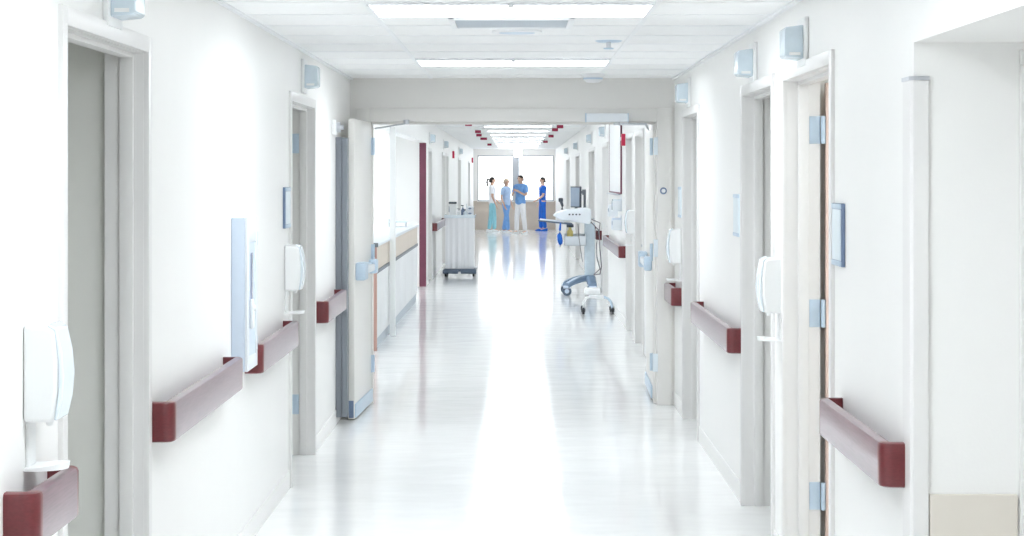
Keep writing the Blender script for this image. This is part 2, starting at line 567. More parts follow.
# ------------------------------------------------------------------ handrails
def rail(s, W, ya, yb, z0, z1, label, p=.085, returns=(True, True), group='burgundy wall handrails'):
    """ya, yb: the wall ends of the two returns"""
    t = thing('handrail', (wx(s, W, 0), (ya + yb) / 2, (z0 + z1) / 2), label, 'handrail', group)
    th = .032
    R = .038
    zc = (z0 + z1) / 2
    hh = (z1 - z0) / 2

    def prof(outer, inner):
        # rounded section between an outer plan point and an inner plan point
        pts = []
        c_ = .011
        for (u, zz) in ((0, hh - c_), (c_ * .3, hh - c_ * .3), (c_, hh), (1 - .0, hh), (1 - .0, -hh), (c_, -hh), (c_ * .3, -hh + c_ * .3), (0, -hh + c_)):
            if u == 1:
                f_ = 1.0
            else:
                f_ = u / th
            pt = outer.lerp(inner, f_)
            pts.append((wx(s, W, pt.x), pt.y, zc + zz))
        return pts

    def curve(y_end, sgn):
        """plan of a return: from the wall, round the corner, along the rail. sgn=+1 near end"""
        rings = []
        rings.append((Vector((.0005, y_end)), Vector((.0005, y_end + sgn * th))))
        rings.append((Vector((p - R, y_end)), Vector((p - R, y_end + sgn * th))))
        for k in range(1, 8):
            a = k / 8 * math.pi / 2
            o = Vector((p - R + R * math.sin(a), y_end + sgn * (R - R * math.cos(a))))
            r2 = max(R - th, .003)
            i = Vector((p - R + r2 * math.sin(a), y_end + sgn * (R - r2 * math.cos(a))))
            rings.append((o, i))
        rings.append((Vector((p, y_end + sgn * R)), Vector((p - th, y_end + sgn * R))))
        rings.append((Vector((p, y_end + sgn * (R + .012))), Vector((p - th, y_end + sgn * (R + .012)))))
        return [prof(o, i) for o, i in rings]

    y0, y1 = ya, yb
    if returns[0]:
        MB().loft(curve(ya, 1)).build('end_cap', 'railcap', t)
        y0 = ya + R + .012
    if returns[1]:
        MB().loft(curve(yb, -1)).build('end_cap', 'railcap', t)
        y1 = yb - R - .012
    MB().loft([prof(Vector((p, y0)), Vector((p - th, y0))), prof(Vector((p, y1)), Vector((p - th, y1)))]).build('rail', 'rail', t)
    n = max(1, int((y1 - y0) / .8))
    for k in range(n):
        yy = y0 + (k + .5) * (y1 - y0) / n
        b_ = MB()
        b_.box(wx(s, W, .0005), wx(s, W, p - th + .004), yy - .02, yy + .02, zc - .03, zc + .03, .004)
        b_.build('bracket', 'railcap', t)
    return t


rail(-1, WL, 4.45, 4.90, .795, .930, 'short burgundy handrail at the lower left corner, under the nearest soap dispenser')
rail(-1, WL, 6.21, 7.80, .797, .935, 'burgundy handrail on the left wall between the first doorway and the pale blue cabinet')
rail(-1, WL, 8.38, 9.78, .797, .933, 'burgundy handrail on the left wall just beyond the pale blue cabinet')
rail(-1, WL, 11.28, 12.50, .797, .933, 'short burgundy handrail on the left wall running behind the open door leaf')
rail(1, WR, 5.465, 6.61, .770, .905, 'nearest burgundy handrail on the right wall, beside the alcove')
rail(1, WR, 9.47, 11.53, .785, .917, 'burgundy handrail on the right wall between the two grey doorways')
rail(1, WR, 12.95, 13.6, .785, .915, 'stub of burgundy handrail at the right post of the double doors')


# ------------------------------------------------------------------ sanitiser dispensers
def dispenser(s, W, y, ztop, label, group='wall soap dispensers', w=.125):
    t = thing('soap_dispenser', (wx(s, W, 0), y, ztop - .25), label, 'soap dispenser', group)
    X = lambda d: wx(s, W, d * .88)
    z = ztop
    body = [(.0005, z - .248), (.0005, z - .002), (.02, z), (.075, z - .006), (.092, z - .016), (.100, z - .09), (.100, z - .16), (.090, z - .235), (.082, z - .248)]
    m1 = MB()
    m1.loft([[(X(d), y - w / 2, zz) for d, zz in body], [(X(d), y + w / 2, zz) for d, zz in body]])
    m1.build('housing', 'white', t, bevel=.010)
    fr = [(.070, z + .0025), (.096, z - .010), (.112, z - .07), (.118, z - .13), (.112, z - .19), (.098, z - .243), (.088, z - .243), (.100, z - .17), (.100, z - .09), (.088, z - .016), (.070, z - .008)]
    m2 = MB()
    m2.loft([[(X(d), y - w / 2 * .92, zz) for d, zz in fr], [(X(d), y + w / 2 * .92, zz) for d, zz in fr]])
    m2.build('front_cover', 'bluecover', t, bevel=.004)
    nz = MB()
    nz.cyl((X(.06), y, z - .244), (X(.06), y, z - .262), .014, .008, 12)
    nz.build('nozzle', 'white', t)
    br = MB()
    br.box(X(.0005), X(.010), y - .035, y + .035, z - .365, z - .24, .003)
    br.build('wall_mount', 'white', t)
    tr = MB()
    n = 14
    for (zz0, zz1, k) in ((z - .372, z - .364, 1.0),):
        ring0, ring1 = [], []
        for i in range(n + 1):
            a = math.pi * i / n
            d_, yy = .03 + .085 * math.sin(a), y - .058 * math.cos(a)
            ring0.append((X(d_), yy, zz0))
            ring1.append((X(d_ + .004 * math.sin(a)), yy, zz1 + .010 * math.sin(a)))
        ring0 = [(X(.0005), y - .058, zz0)] + ring0 + [(X(.0005), y + .058, zz0)]
        ring1 = [(X(.0005), y - .058, zz1)] + ring1 + [(X(.0005), y + .058, zz1)]
        tr.loft([ring0, ring1])
    tr.build('drip_tray', 'white', t)
    return t


dispenser(-1, WL, 4.69, 1.326, 'large white soap dispenser with pale blue front at the lower left, by the first doorway')
dispenser(-1, WL, 9.86, 1.337, 'white soap dispenser on the left wall beside the second left doorway')
dispenser(1, WR, 8.15, 1.345, 'bright white soap dispenser on the right wall between the first and second right doorways')
dispenser(1, WR, 13.12, 1.33, 'white soap dispenser at the right post of the double doors, above a stub of rail')
dispenser(1, FR, 18.98, 1.36, 'small white soap dispenser on the far right wall beyond the double doors')


# ------------------------------------------------------------------ call lights above doors
def call_light(s, W, y, z, label, group, k=1.0):
    t = thing('call_light', (wx(s, W, 0), y, z - .1), label, 'call light', group)
    X = lambda d: wx(s, W, d)
    MB().box(X(.0005), X(.018), y - .10, y + .10, z - .098, z + .098, .004).build('mount_plate', 'white', t)
    b_ = MB()
    pr = [(.018, z - .070), (.018, z + .066), (.087, z + .058), (.093, z + .05), (.093, z - .055), (.083, z - .064)]
    b_.loft([[(X(d), y - .075, zz) for d, zz in pr], [(X(d), y + .075, zz) for d, zz in pr]])
    b_.build('lens', 'paleblue', t, bevel=.004)
    b2 = MB()
    b2.box(X(.030), X(.075), y - .079, y - .074, z - .056, z - .044, .001)
    b2.build('indicator', 'white', t)
    return t


call_light(-1, WL, 5.62, 2.256, 'pale call light above the first left doorway, cut by the top of the photo', 'door call lights')
call_light(-1, WL, 10.66, 2.285, 'pale blue grey call light above the second left doorway', 'door call lights')
call_light(1, WR, 7.45, 2.247, 'call light above the first right doorway, the one with hinges showing', 'door call lights')
call_light(1, WR, 9.03, 2.262, 'call light above the second right doorway', 'door call lights')
call_light(1, WR, 12.45, 2.272, 'call light above the third right doorway next to the double doors', 'door call lights')


# ------------------------------------------------------------------ room plaques
def plaque(s, W, y0, y1, z0, z1, label, frame='darkblue'):
    t = thing('room_sign', (wx(s, W, 0), (y0 + y1) / 2, z0), label, 'sign', 'room signs beside doorways')
    X = lambda d: wx(s, W, d)
    MB().box(X(.0005), X(.014), y0, y1, z0, z1, .002).build('back_board', frame, t)
    MB().box(X(.0135), X(.0165), y0 + .010, y1 - .010, z0 + .022, z1 - .022, .001).build('insert', 'plate', t)
    for za_ in (z0 + .002, z1 - .020):
        b_ = MB()
        b_.box(X(.014), X(.018), y0 + .002, y1 - .002, za_, za_ + .018, .001)
        b_.build('clip_strip', 'steelblue', t)
    return t


plaque(-1, WL, 9.745, 9.96, 1.425, 1.645, 'pale blue room sign with a dark edge on the left wall, above a soap dispenser')
plaque(1, WR, 6.53, 6.72, 1.378, 1.605, 'pale blue room sign with a dark edge, nearest on the right wall')
plaque(1, WR, 9.56, 9.80, 1.385, 1.610, 'faint pale room sign on the right wall past the second right doorway', 'plate')
plaque(1, WR, 12.96, 13.18, 1.41, 1.63, 'faint pale room sign at the right post of the double doors', 'plate')

# ------------------------------------------------------------------ wall cabinet on the left wall
t = thing('wall_cabinet', (-WL, 8.15, .85), 'pale blue metal wall cabinet with a dark slot window on the left wall', 'cabinet')
X = lambda d: wx(-1, WL, d)
cy0, cy1, cz0, cz1 = 7.99, 8.30, .848, 1.522
MB().box(X(.0005), X(.060), cy0, cy1, cz0, cz1, .004).build('body', 'cabblue', t)
d_ = MB()
for a in ((cy0 + .002, cy0 + .055, cz0, cz1), (cy1 - .05, cy1 - .002, cz0, cz1), (cy0 + .055, cy1 - .05, cz1 - .11, cz1), (cy0 + .055, cy1 - .05, cz0, cz0 + .06)):
    d_.box(X(.0605), X(.072), *a, .002)
door = d_.build('door', 'cabwhite', t)
sub(door, 'window', MB().box(X(.0605), X(.066), cy0 + .055, cy1 - .05, cz0 + .06, cz1 - .11), 'cabblue').parent = door
sl = MB()
sl.box(X(.0662), X(.070), cy0 + .13, cy0 + .19, cz0 + .22, cz1 - .16, .003)
sub(door, 'slot', sl, 'slot', 'dark slot window')
hn = MB()
hn.box(X(.066), X(.082), cy0 + .10, cy0 + .15, cz0 + .18, cz0 + .31, .006)
hn.cyl((X(.080), cy0 + .125, cz0 + .27), (X(.092), cy0 + .125, cz0 + .27), .018, .012, 14)
sub(door, 'handle', hn, 'ivory')
for z in (cz0 + .1, cz1 - .1):
    hg = MB()
    hg.cyl((X(.066), cy1 + .004, z - .03), (X(.066), cy1 + .004, z + .03), .006, seg=8)
    hg.build('hinge', 'steelblue', t)

# grey guard plate on the wall behind the open leaf
t = thing('door_stop_post', (-WL, 12.9, 0), 'grey steel post on the left wall filling the gap behind the open left door leaf', 'post')
q = MB()
q.box(wx(-1, WL, .0005), wx(-1, WL, .040), 12.56, 12.68, .05, 1.975, .002)
q.build('wall_mount', 'guardgrey', t)
q = MB()
q.box(wx(-1, WL, .0402), wx(-1, WL, .080), 12.565, 12.68, .05, 1.970, .004)
q.build('bumper', 'guardgrey', t)
# magnetic holder
t = thing('door_holder', (-WL, 12.55, 2.0), 'small white magnetic door holder high on the left wall by the open leaf', 'door holder')
MB().box(wx(-1, WL, .0005), wx(-1, WL, .028), 12.30, 12.44, 1.985, 2.085, .004).build('wall_mount', 'white', t)
h_ = MB()
h_.cyl((wx(-1, WL, .028), 12.37, 2.035), (wx(-1, WL, .055), 12.37, 2.035), .034, seg=18)
h_.cyl((wx(-1, WL, .050), 12.37, 2.035), (wx(-1, WL, .075), 12.37, 2.035), .016, seg=14)
h_.build('magnet', 'steel', t)

# ------------------------------------------------------------------ cross-corridor double doors
w = MB()
PX0, PX1, PZ = -1.105, 1.035, 2.113
w.box(PX0 - .10, PX1 + .115, PY0, PY1, PZ + .10, FCEIL)
w.box(-FL - .1, PX0 - .10, PY0, PY1, 0, FCEIL)
w.box(PX1 + .115, FR + .1, PY0, PY1, 0, FCEIL)
struct(w.build('wall_portal', 'wallfar', smooth=False))
DN[0] += 1
pd = sroot('door_%d' % DN[0], (0, 13.65, 0))
f = MB()
f.box(PX0 - .10, PX0, PY0 - .016, PY1 + .016, 0, PZ + .0995, .004)
f.box(PX1, PX1 + .115, PY0 - .016, PY1 + .016, 0, PZ + .0995, .004)
f.box(PX0, PX1, PY0 - .016, PY1 + .016, PZ, PZ + .10, .004)
f.box(PX0, PX0 + .018, 13.74, 13.78, 0, PZ - .02, .002)
f.box(PX1 - .018, PX1, 13.74, 13.78, 0, PZ - .02, .002)
f.box(PX0, PX1, 13.74, 13.78, PZ - .018, PZ, .002)
fr = f.build('frame', 'wallfar', pd)


def leaf_xf(hx, hy, ang):
    """leaf local u (from hinge to latch), v (thickness, towards corridor axis), z"""
    du = Vector((math.cos(ang), math.sin(ang), 0))
    return lambda u, v_, z, dv: Vector((hx, hy, 0)) + du * u + dv * v_ + Vector((0, 0, z))


def swing_leaf(hx, hy, tx, ty, side, label):
    """leaf from hinge (hx,hy) to latch (tx,ty); its clear face points to the corridor axis"""
    a = Vector((hx, hy, 0))
    d = Vector((tx - hx, ty - hy, 0))
    Ln = d.length
    du = d.normalized()
    dv = Vector((-du.y, du.x, 0))
    if dv.x * side > 0:
        dv = -dv                        # towards the axis

    def bx(mb, u0, u1, v0, v1, z0, z1, bev=0.0):
        n0 = len(mb.bm.verts)
        mb.box(u0, u1, v0, v1, z0, z1, bev)
        mb.bm.verts.ensure_lookup_table()
        for vv in list(mb.bm.verts)[n0:]:
            c_ = vv.co.copy()
            vv.co = a + du * c_.x + dv * c_.y + Vector((0, 0, c_.z))
        return mb

    leaf = bx(MB(), 0.004, Ln, -.044, 0, .012, PZ - .006, .002).build('leaf', 'cream', pd)
    leaf['label'] = label
    k = bx(MB(), .03, Ln - .012, .0002, .012, .02, .115, .002)
    sub(leaf, 'kick_plate', k, 'steelblue').parent = leaf
    e = bx(MB(), Ln - .0, Ln + .002, -.040, -.006, .02, .14, .0005)
    sub(leaf, 'edge_guard', e, 'darkblue')
    # exit device: rail, push bar, end housings
    pb = MB()
    bx(pb, .10, Ln - .06, .0002, .022, 1.0, 1.075, .003)
    sub(leaf, 'exit_rail', pb, 'steelblue')
    pb = MB()
    bx(pb, .30, Ln - .24, .022, .062, 1.012, 1.063, .010)
    sub(leaf, 'push_bar', pb, 'cabwhite')
    pb = MB()
    bx(pb, Ln - .22, Ln - .04, .0002, .070, .975, 1.10, .012)
    bx(pb, .09, .2, .0002, .060, .985, 1.09, .012)
    sub(leaf, 'latch_case', pb, 'steelblue')
    # vision lite is not in view; hinges
    for z in (1.93, 1.13, .30):
        h = MB()
        bx(h, .002, .050, -.001, .003, z - .065, z + .065, .001)
        p0 = a + dv * .010
        h.cyl(p0 + Vector((0, 0, z - .065)), p0 + Vector((0, 0, z + .065)), .012, seg=12)
        h.build('hinge', 'steelblue', pd)
    return leaf, a, du, dv, Ln, bx


lf, a, du, dv, Ln, bx = swing_leaf(-1.098, 13.75, -1.140, 12.76, -1, 'left leaf swung open towards the camera')
arm = MB()
arm.cyl(a + du * .02 + dv * .03 + Vector((0, 0, PZ - .05)), (-.83, 13.60, PZ - .015), .006, seg=8)
arm.cyl((-.83, 13.60, PZ - .02), (-.83, 13.60, PZ + .012), .022, seg=12)
arm.build('closer_arm', 'steel', pd)
lf2, a2, du2, dv2, Ln2, bx2 = swing_leaf(1.020, 13.86, 1.045, 14.92, 1, 'right leaf swung open away from the camera')
arm = MB()
arm.box(.71, .95, 13.60, 13.63, PZ - .028, PZ - .010, .003)
arm.cyl((.95, 13.615, PZ - .02), (.99, 13.90, PZ - .05), .010, seg=8)
arm.build('closer_arm', 'steel', pd)
pl = MB()
pl.box(1.010, 1.042, 13.628, 13.6335, 1.865, 1.995, .001)
pl.box(1.010, 1.042, 13.628, 13.6335, 1.105, 1.235, .001)
pl.box(1.003, 1.042, 13.628, 13.6335, .25, .385, .001)
pl.build('strike_plate', 'bluecover', pd)

t = thing('door_closer', (.66, 13.5, 2.11), 'long pale blue white door closer box on the header of the double doors', 'door closer')
MB().box(.505, .815, PY0 - .085, PY0 - .0165, 2.108, 2.172, .006).build('housing', 'cabwhite', t)
q = MB()
q.box(.50, .507, PY0 - .088, PY0 - .0165, 2.106, 2.174, .002)
q.build('end_cap', 'steelblue', t)
q = MB()
q.box(.813, .82, PY0 - .088, PY0 - .0165, 2.106, 2.174, .002)
q.build('end_cap', 'steelblue', t)
q = MB()
q.cyl((.74, PY0 - .05, 2.108), (.74, PY0 - .05, 2.085), .018, seg=14)
q.build('spindle', 'steel', t)

t = thing('wall_button', (1.083, PY0 - .017, 1.59), 'small round dark button on the right post of the double doors', 'button')
q = MB()
q.cyl((1.083, PY0 - .0165, 1.597), (1.083, PY0 - .026, 1.597), .026, seg=20)
q.build('ring', 'darkblue', t)
q = MB()
q.cyl((1.083, PY0 - .026, 1.597), (1.083, PY0 - .031, 1.597), .015, seg=18)
q.build('button', 'ivory', t)

# ------------------------------------------------------------------ far corridor walls
NS0, NS1 = 15.3, 28.4               # opening of the nurse station
FDL = [(29.25, 30.35), (34.7, 35.95), (36.45, 37.6), (43.9, 45.7), (52.7, 54.7)]
FDR = [(17.6, 18.75), (19.2, 20.3), (24.6, 26.0), (28.7, 31.0), (35.7, 38.1), (42.6, 45.4)]
w = MB()
w.box(-FL, -FL - TH, PY1, NS0, 0, FCEIL)
w.box(-FL, -FL - TH, NS0, NS1, 2.235, FCEIL)
ys = NS1
for a_, b_ in FDL:
    w.box(-FL, -FL - TH, ys, a_, 0, FCEIL)
    w.box(-FL, -FL - TH, a_, b_, DTOP, FCEIL)
    ys = b_
w.box(-FL, -FL - TH, ys, YEND, 0, FCEIL)
struct(w.build('wall_far_left', 'wall', smooth=False))
w = MB()
wall_run(w, 1, FR, PY1, YEND, FCEIL, FDR)
struct(w.build('wall_far_right', 'wall', smooth=False))
for a_, b_ in FDL:
    room_door(-1, FL, a_, b_, closed=True)
for a_, b_ in FDR:
    room_door(1, FR, a_, b_, closed=True)
# nurse station shell
w = MB()
w.box(-FL - TH, -1.95, NS1, NS1 + .12, 0, FCEIL)
w.box(-5.0, -FL - TH, NS0 - .12, NS0, 0, FCEIL)
w.box(-5.1, -5.0, NS0 - .12, 31.0, 0, FCEIL)
w.box(-5.0, -1.95, 30.9, 31.0, 0, FCEIL)
w.box(-1.95, -1.88, NS1 + .12, 31.0, 0, FCEIL)
w.box(-5.0, -FL - TH, NS0, 31.0, FCEIL, FCEIL + .08)
struct(w.build('wall_station', 'wall', smooth=False))
for k, y in enumerate((17.0, 20.0, 23.0, 26.0, 29.5)):
    troffer(y, FCEIL, -3.4, -2.2, 'ceiling light panel inside the nurse station, hidden above the opening', 'nurse station light panels')
b = MB()
b.box(-FL, -FL + .008, NS1 + .06, FDL[0][0] - .05, 0, .1)
b.box(-FL, -FL + .008, FDL[0][1] + .05, FDL[1][0] - .05, 0, .1)
b.box(-FL, -FL + .008, FDL[2][1] + .05, FDL[3][0] - .05, 0, .1)
struct(b.build('baseboard_far_left', 'wall', smooth=False))
b = MB()
b.box(FR - .008, FR, FDR[1][1] + .05, FDR[2][0] - .05, 0, .1)
b.box(FR - .008, FR, FDR[2][1] + .05, FDR[3][0] - .05, 0, .1)
b.box(FR - .008, FR, FDR[3][1] + .05, FDR[4][0] - .05, 0, .1)
struct(b.build('baseboard_far_right', 'wall', smooth=False))

# burgundy corner guard
t = thing('corner_guard', (-FL, NS1, 0), 'tall dark burgundy corner guard at the far end of the nurse station opening', 'corner guard')
gm = MB()
L = [(-1.53, NS1 - .0005), (-1.53, NS1 - .012), (-FL - .004, NS1 - .012), (-FL + .012, NS1 - .002), (-FL + .012, NS1 + .09), (-FL + .0005, NS1 + .09), (-FL + .0005, NS1 - .0005)]
gm.loft([[(x, y, 0.0) for x, y in L], [(x, y, 2.222) for x, y in L]])
gm.build('cover', 'burg', t)
gm = MB()
gm.loft([[(x, y, 2.222) for x, y in L], [(x, y, 2.230) for x, y in L]])
gm.build('end_cap', 'railcap', t)

# slender white post in front of the counter
struct(MB().box(-1.372, -1.312, 19.55, 19.63, 0, 2.235, .004).build('trim_5', 'white', smooth=False))

# ------------------------------------------------------------------ nurse counter
t = thing('nurse_counter', (-1.7, 21.4, 0), 'long wood fronted nurse station counter behind the open left leaf', 'counter')
q = MB()
q.box(-2.02, -1.398, 17.9, 25.2, .10, 1.02)
q.build('carcass', 'ivory', t)
q = MB()
n = 34
for k in range(n):
    ya = 17.92 + k * 7.26 / n
    q.box(-1.397, -1.385, ya, ya + 7.26 / n - .012, .79, 1.02)
q.build('upper_panel', 'tanwood', t)
MB().box(-1.398, -1.376, 17.9, 25.2, .752, .786, .004).build('bumper_strip', 'guardgrey', t)
q = MB()
for k in range(6):
    ya = 17.92 + k * 7.26 / 6
    q.box(-1.397, -1.386, ya, ya + 7.26 / 6 - .012, .12, .75, .002)
q.build('lower_panel', 'ivory', t)
MB().box(-2.0, -1.403, 17.95, 25.15, .0005, .10).build('toe_kick', 'toe', t)
MB().box(-2.04, -1.378, 17.86, 17.90, .0005, 1.02, .003).build('end_panel', 'endwood', t)['label'] = 'reddish wood end panel'
MB().box(-2.06, -1.363, 17.84, 25.22, 1.02, 1.055, .006).build('countertop', 'cabwhite', t)
MB().box(-2.061, -1.362, 17.825, 17.84, 1.015, 1.058, .003).build('edge_strip', 'guardgrey', t)
# small clear tray on it
t = thing('document_tray', (-1.6, 23.6, 1.055), 'small clear blue document tray standing on the nurse counter', 'tray')
q = MB()
q.box(-1.66, -1.44, 23.4, 23.75, 1.0555, 1.062)
q.box(-1.66, -1.652, 23.4, 23.75, 1.062, 1.16)
q.box(-1.448, -1.44, 23.4, 23.75, 1.062, 1.12)
q.build('shell', 'bluecover', t)
q = MB()
q.box(-1.655, -1.43, 23.39, 23.76, 1.12, 1.128)
q.build('shelf', 'steelblue', t)

# ------------------------------------------------------------------ far call lights, alarms, rails
fl = [(-1, FL, 29.8), (-1, FL, 35.4), (-1, FL, 44.6)]
for k, (s, W, y) in enumerate(fl):
    call_light(s, W, y, 2.33, 'pale call light on the far left wall, %s past the burgundy corner guard' % ordn[k], 'far call lights')
fr_ = [(1, FR, 19.0), (1, FR, 25.3), (1, FR, 29.9), (1, FR, 37.0), (1, FR, 44.2)]
for k, (s, W, y) in enumerate(fr_):
    call_light(s, W, y, 2.33, 'pale call light on the far right wall, %s beyond the double doors' % ordn[k], 'far call lights')


def alarm(s, W, y, z, h, label):
    t = thing('fire_alarm', (wx(s, W, 0), y, z - h / 2), label, 'fire alarm', 'red fire alarms')
    X = lambda d: wx(s, W, d)
    MB().box(X(.0005), X(.045), y - .055, y + .055, z - h / 2, z + h / 2, .006).build('housing', 'red', t)
    MB().box(X(.045), X(.062), y - .03, y + .03, z - .01, z + .03, .006).build('strobe', 'white', t)
    q_ = MB()
    for k in range(3):
        q_.box(X(.045), X(.0475), y - .035, y + .035, z - h / 2 + .012 + k * .012, z - h / 2 + .017 + k * .012)
    q_.build('horn_vent', 'redmark', t)


alarm(1, FR, 20.65, 2.12, .135, 'red fire alarm box high on the right wall beyond the double doors')
alarm(-1, FL, 40.2, 2.19, .16, 'red fire alarm box high on the far left wall')
alarm(-1, FL, 56.8, 2.22, .16, 'red fire alarm box farthest down the left wall by the window')
rail(-1, FL, 30.75, 34.5, .79, .925, 'far burgundy handrail on the left wall running behind the covered cart', group='far wall handrails')
rail(1, FR, 20.5, 24.4, .79, .925, 'far burgundy handrail on the right wall beside the medical cart', group='far wall handrails')
rail(1, FR, 26.4, 28.5, .79, .925, 'far burgundy handrail on the right wall behind the medical cart', group='far wall handrails')

# red markers on the far ceiling
ml = [(468.5, 124.6), (478, 131.9), (479, 135.4), (483.7, 139), (489.5, 144.8)]
mr = [(560, 127), (555, 130), (551, 136.4), (545.5, 142)]
for sd, lst in (('left', ml), ('right', mr)):
    for k, (px, py) in enumerate(lst):
        y = F * (FCEIL - .05 - H) / (CY - py)
        x = (px - CX) * y / F
        t = thing('ceiling_signal', (x, y, FCEIL), 'small dark red signal lamp on the far ceiling, %s in the %s row' % (ordn[k], sd), 'signal lamp', 'red ceiling signal lamps')
        wd = .055 if k != 3 or sd == 'right' else .075
        MB().box(x - wd - .015, x + wd + .015, y - .05, y + .05, FCEIL - .018, FCEIL - .0005, .003).build('base', 'white', t)
        MB().box(x - wd, x + wd, y - .04, y + .04, FCEIL - .072, FCEIL - .018, .005).build('lens', 'redmark', t)

# ------------------------------------------------------------------ end wall with windows
WZ0, WZ1 = .925, 2.40
X1, X2, X3, X4 = -1.30, -.150, .000, 1.155
w = MB()
w.box(-FL - TH, FR + TH, YEND, YEND + .15, 0, WZ0)
struct(w.build('wall_end', 'beige', smooth=False))
w = MB()
w.box(-FL - TH, FR + TH, YEND, YEND + .15, WZ1, FCEIL + .1)
w.box(-FL - TH, X1, YEND, YEND + .15, WZ0, WZ1)
w.box(X4, FR + TH, YEND, YEND + .15, WZ0, WZ1)
struct(w.build('wall_end_upper', 'wallfar', smooth=False))
struct(MB().box(X2, X3, YEND - .03, YEND + .15, WZ0, WZ1).build('trim_6', 'winframe', smooth=False))
for k, (a_, b_) in enumerate(((X1, X2), (X3, X4))):
    r = sroot('window_%d' % (k + 1), ((a_ + b_) / 2, YEND, WZ0))
    q = MB()
    e = .035
    for bb in ((a_, a_ + e, WZ0, WZ1), (b_ - e, b_, WZ0, WZ1), (a_ + e, b_ - e, WZ0, WZ0 + e), (a_ + e, b_ - e, WZ1 - e, WZ1)):
        q.box(bb[0], bb[1], YEND - .012, YEND + .06, bb[2], bb[3])
    q.build('window_frame', 'winframe', r)
    MB().box(a_ + e, b_ - e, YEND + .02, YEND + .028, WZ0 + e, WZ1 - e).build('pane', 'glass', r)
    MB().box(a_ - .02, b_ + .02, YEND - .06, YEND - .012, WZ0 - .03, WZ0, .004).build('window_sill', 'wallfar', r)
t = thing('exit_light', (0, YEND - 1.0, FCEIL), 'bright white lit box hanging from the ceiling in front of the window post', 'lamp')
MB().box(-.12, .12, YEND - 1.05, YEND - .95, FCEIL - .26, FCEIL - .04, .008).build('lit_box', 'lamp', t)
q = MB()
q.box(-.17, .17, YEND - 1.06, YEND - .94, FCEIL - .04, FCEIL - .0005, .004)
q.build('canopy', 'white', t)

# ------------------------------------------------------------------ covered cart, left
def caster(mb_w, mb_f, x, y, r=.045, side=False):
    if side:
        mb_w.cyl((x, y - .026, r), (x, y - .008, r), r, seg=22)
        mb_w.cyl((x, y + .008, r), (x, y + .026, r), r, seg=22)
        mb_w.cyl((x, y - .012, r), (x, y + .012, r), r * .5, seg=14)
        mb_f.box(x - r * .8, x + r * .8, y - .030, y + .030, r * 1.55, r * 2.15, .01)
        mb_f.cyl((x, y - .032, r), (x, y + .032, r), r * .5, seg=16)
        return
    mb_w.cyl((x - .014, y, r), (x + .014, y, r), r, seg=18)
    mb_f.cyl((x, y - .01, r * 1.5), (x, y - .02, r * 2.4), .012, seg=10)
    mb_f.box(x - .022, x - .016, y - .02, y + .012, r * .8, r * 1.9, .002)
    mb_f.box(x + .016, x + .022, y - .02, y + .012, r * .8, r * 1.9, .002)
    mb_f.box(x - .022, x + .022, y - .024, y + .012, r * 1.85, r * 2.1, .002)


YC = 31.2
t = thing('supply_cart', (-1.0, YC + .4, 0), 'pale covered supply cart with dark wheeled base against the far left wall', 'cart')
q = MB()
# folded fabric cover
ring = []
x0, x1, y0, y1 = -1.24, -.755, YC + .06, YC + .86
NP = 120
for z, sp in ((.135, 1.0), (.5, .8), (.9, .45), (1.0, .15)):
    pts = []
    for k in range(NP):
        u = k / NP * 4
        sd = int(u)
        f_ = u - sd
        if sd == 0:
            p_ = (x0 + f_ * (x1 - x0), y0)
        elif sd == 1:
            p_ = (x1, y0 + f_ * (y1 - y0))
        elif sd == 2:
            p_ = (x1 - f_ * (x1 - x0), y1)
        else:
            p_ = (x0, y1 - f_ * (y1 - y0))
        dx = p_[0] - (x0 + x1) / 2
        dy = p_[1] - (y0 + y1) / 2
        kf = 1 + .035 * sp * math.sin(k * 2 * math.pi / 6.0) * math.sin(math.pi * f_)
        pts.append(((x0 + x1) / 2 + dx * kf, (y0 + y1) / 2 + dy * kf, z))
    ring.append(pts)
q.loft(ring)
q.build('fabric_cover', 'cover', t)
q = MB()
q.box(-1.275, -.72, YC, YC + .92, .085, .13, .01)
q.build('base_frame', 'cartbase', t)
q = MB()
q.box(-1.285, -1.02, YC - .02, YC + .015, .05, .12, .012)
q.box(-.98, -.71, YC - .02, YC + .015, .05, .12, .012)
q.build('bumper', 'cartbase', t)
for (cx_, cy_) in ((-1.24, YC + .06), (-.76, YC + .06), (-1.24, YC + .86), (-.76, YC + .86)):
    wm, fm = MB(), MB()
    caster(wm, fm, cx_, cy_, .035)
    cc = fm.build('caster', 'steel', t)
    sub(cc, 'wheel', wm, 'rubber').parent = cc
q = MB()
q.box(-1.26, -.735, YC + .03, YC + .89, 1.0, 1.022, .004)
q.box(-1.26, -.735, YC + .03, YC + .042, 1.022, 1.05, .003)
q.box(-1.26, -1.248, YC + .03, YC + .89, 1.022, 1.05, .003)
q.box(-.747, -.735, YC + .03, YC + .89, 1.022, 1.05, .003)
q.build('top_tray', 'bluecover', t)
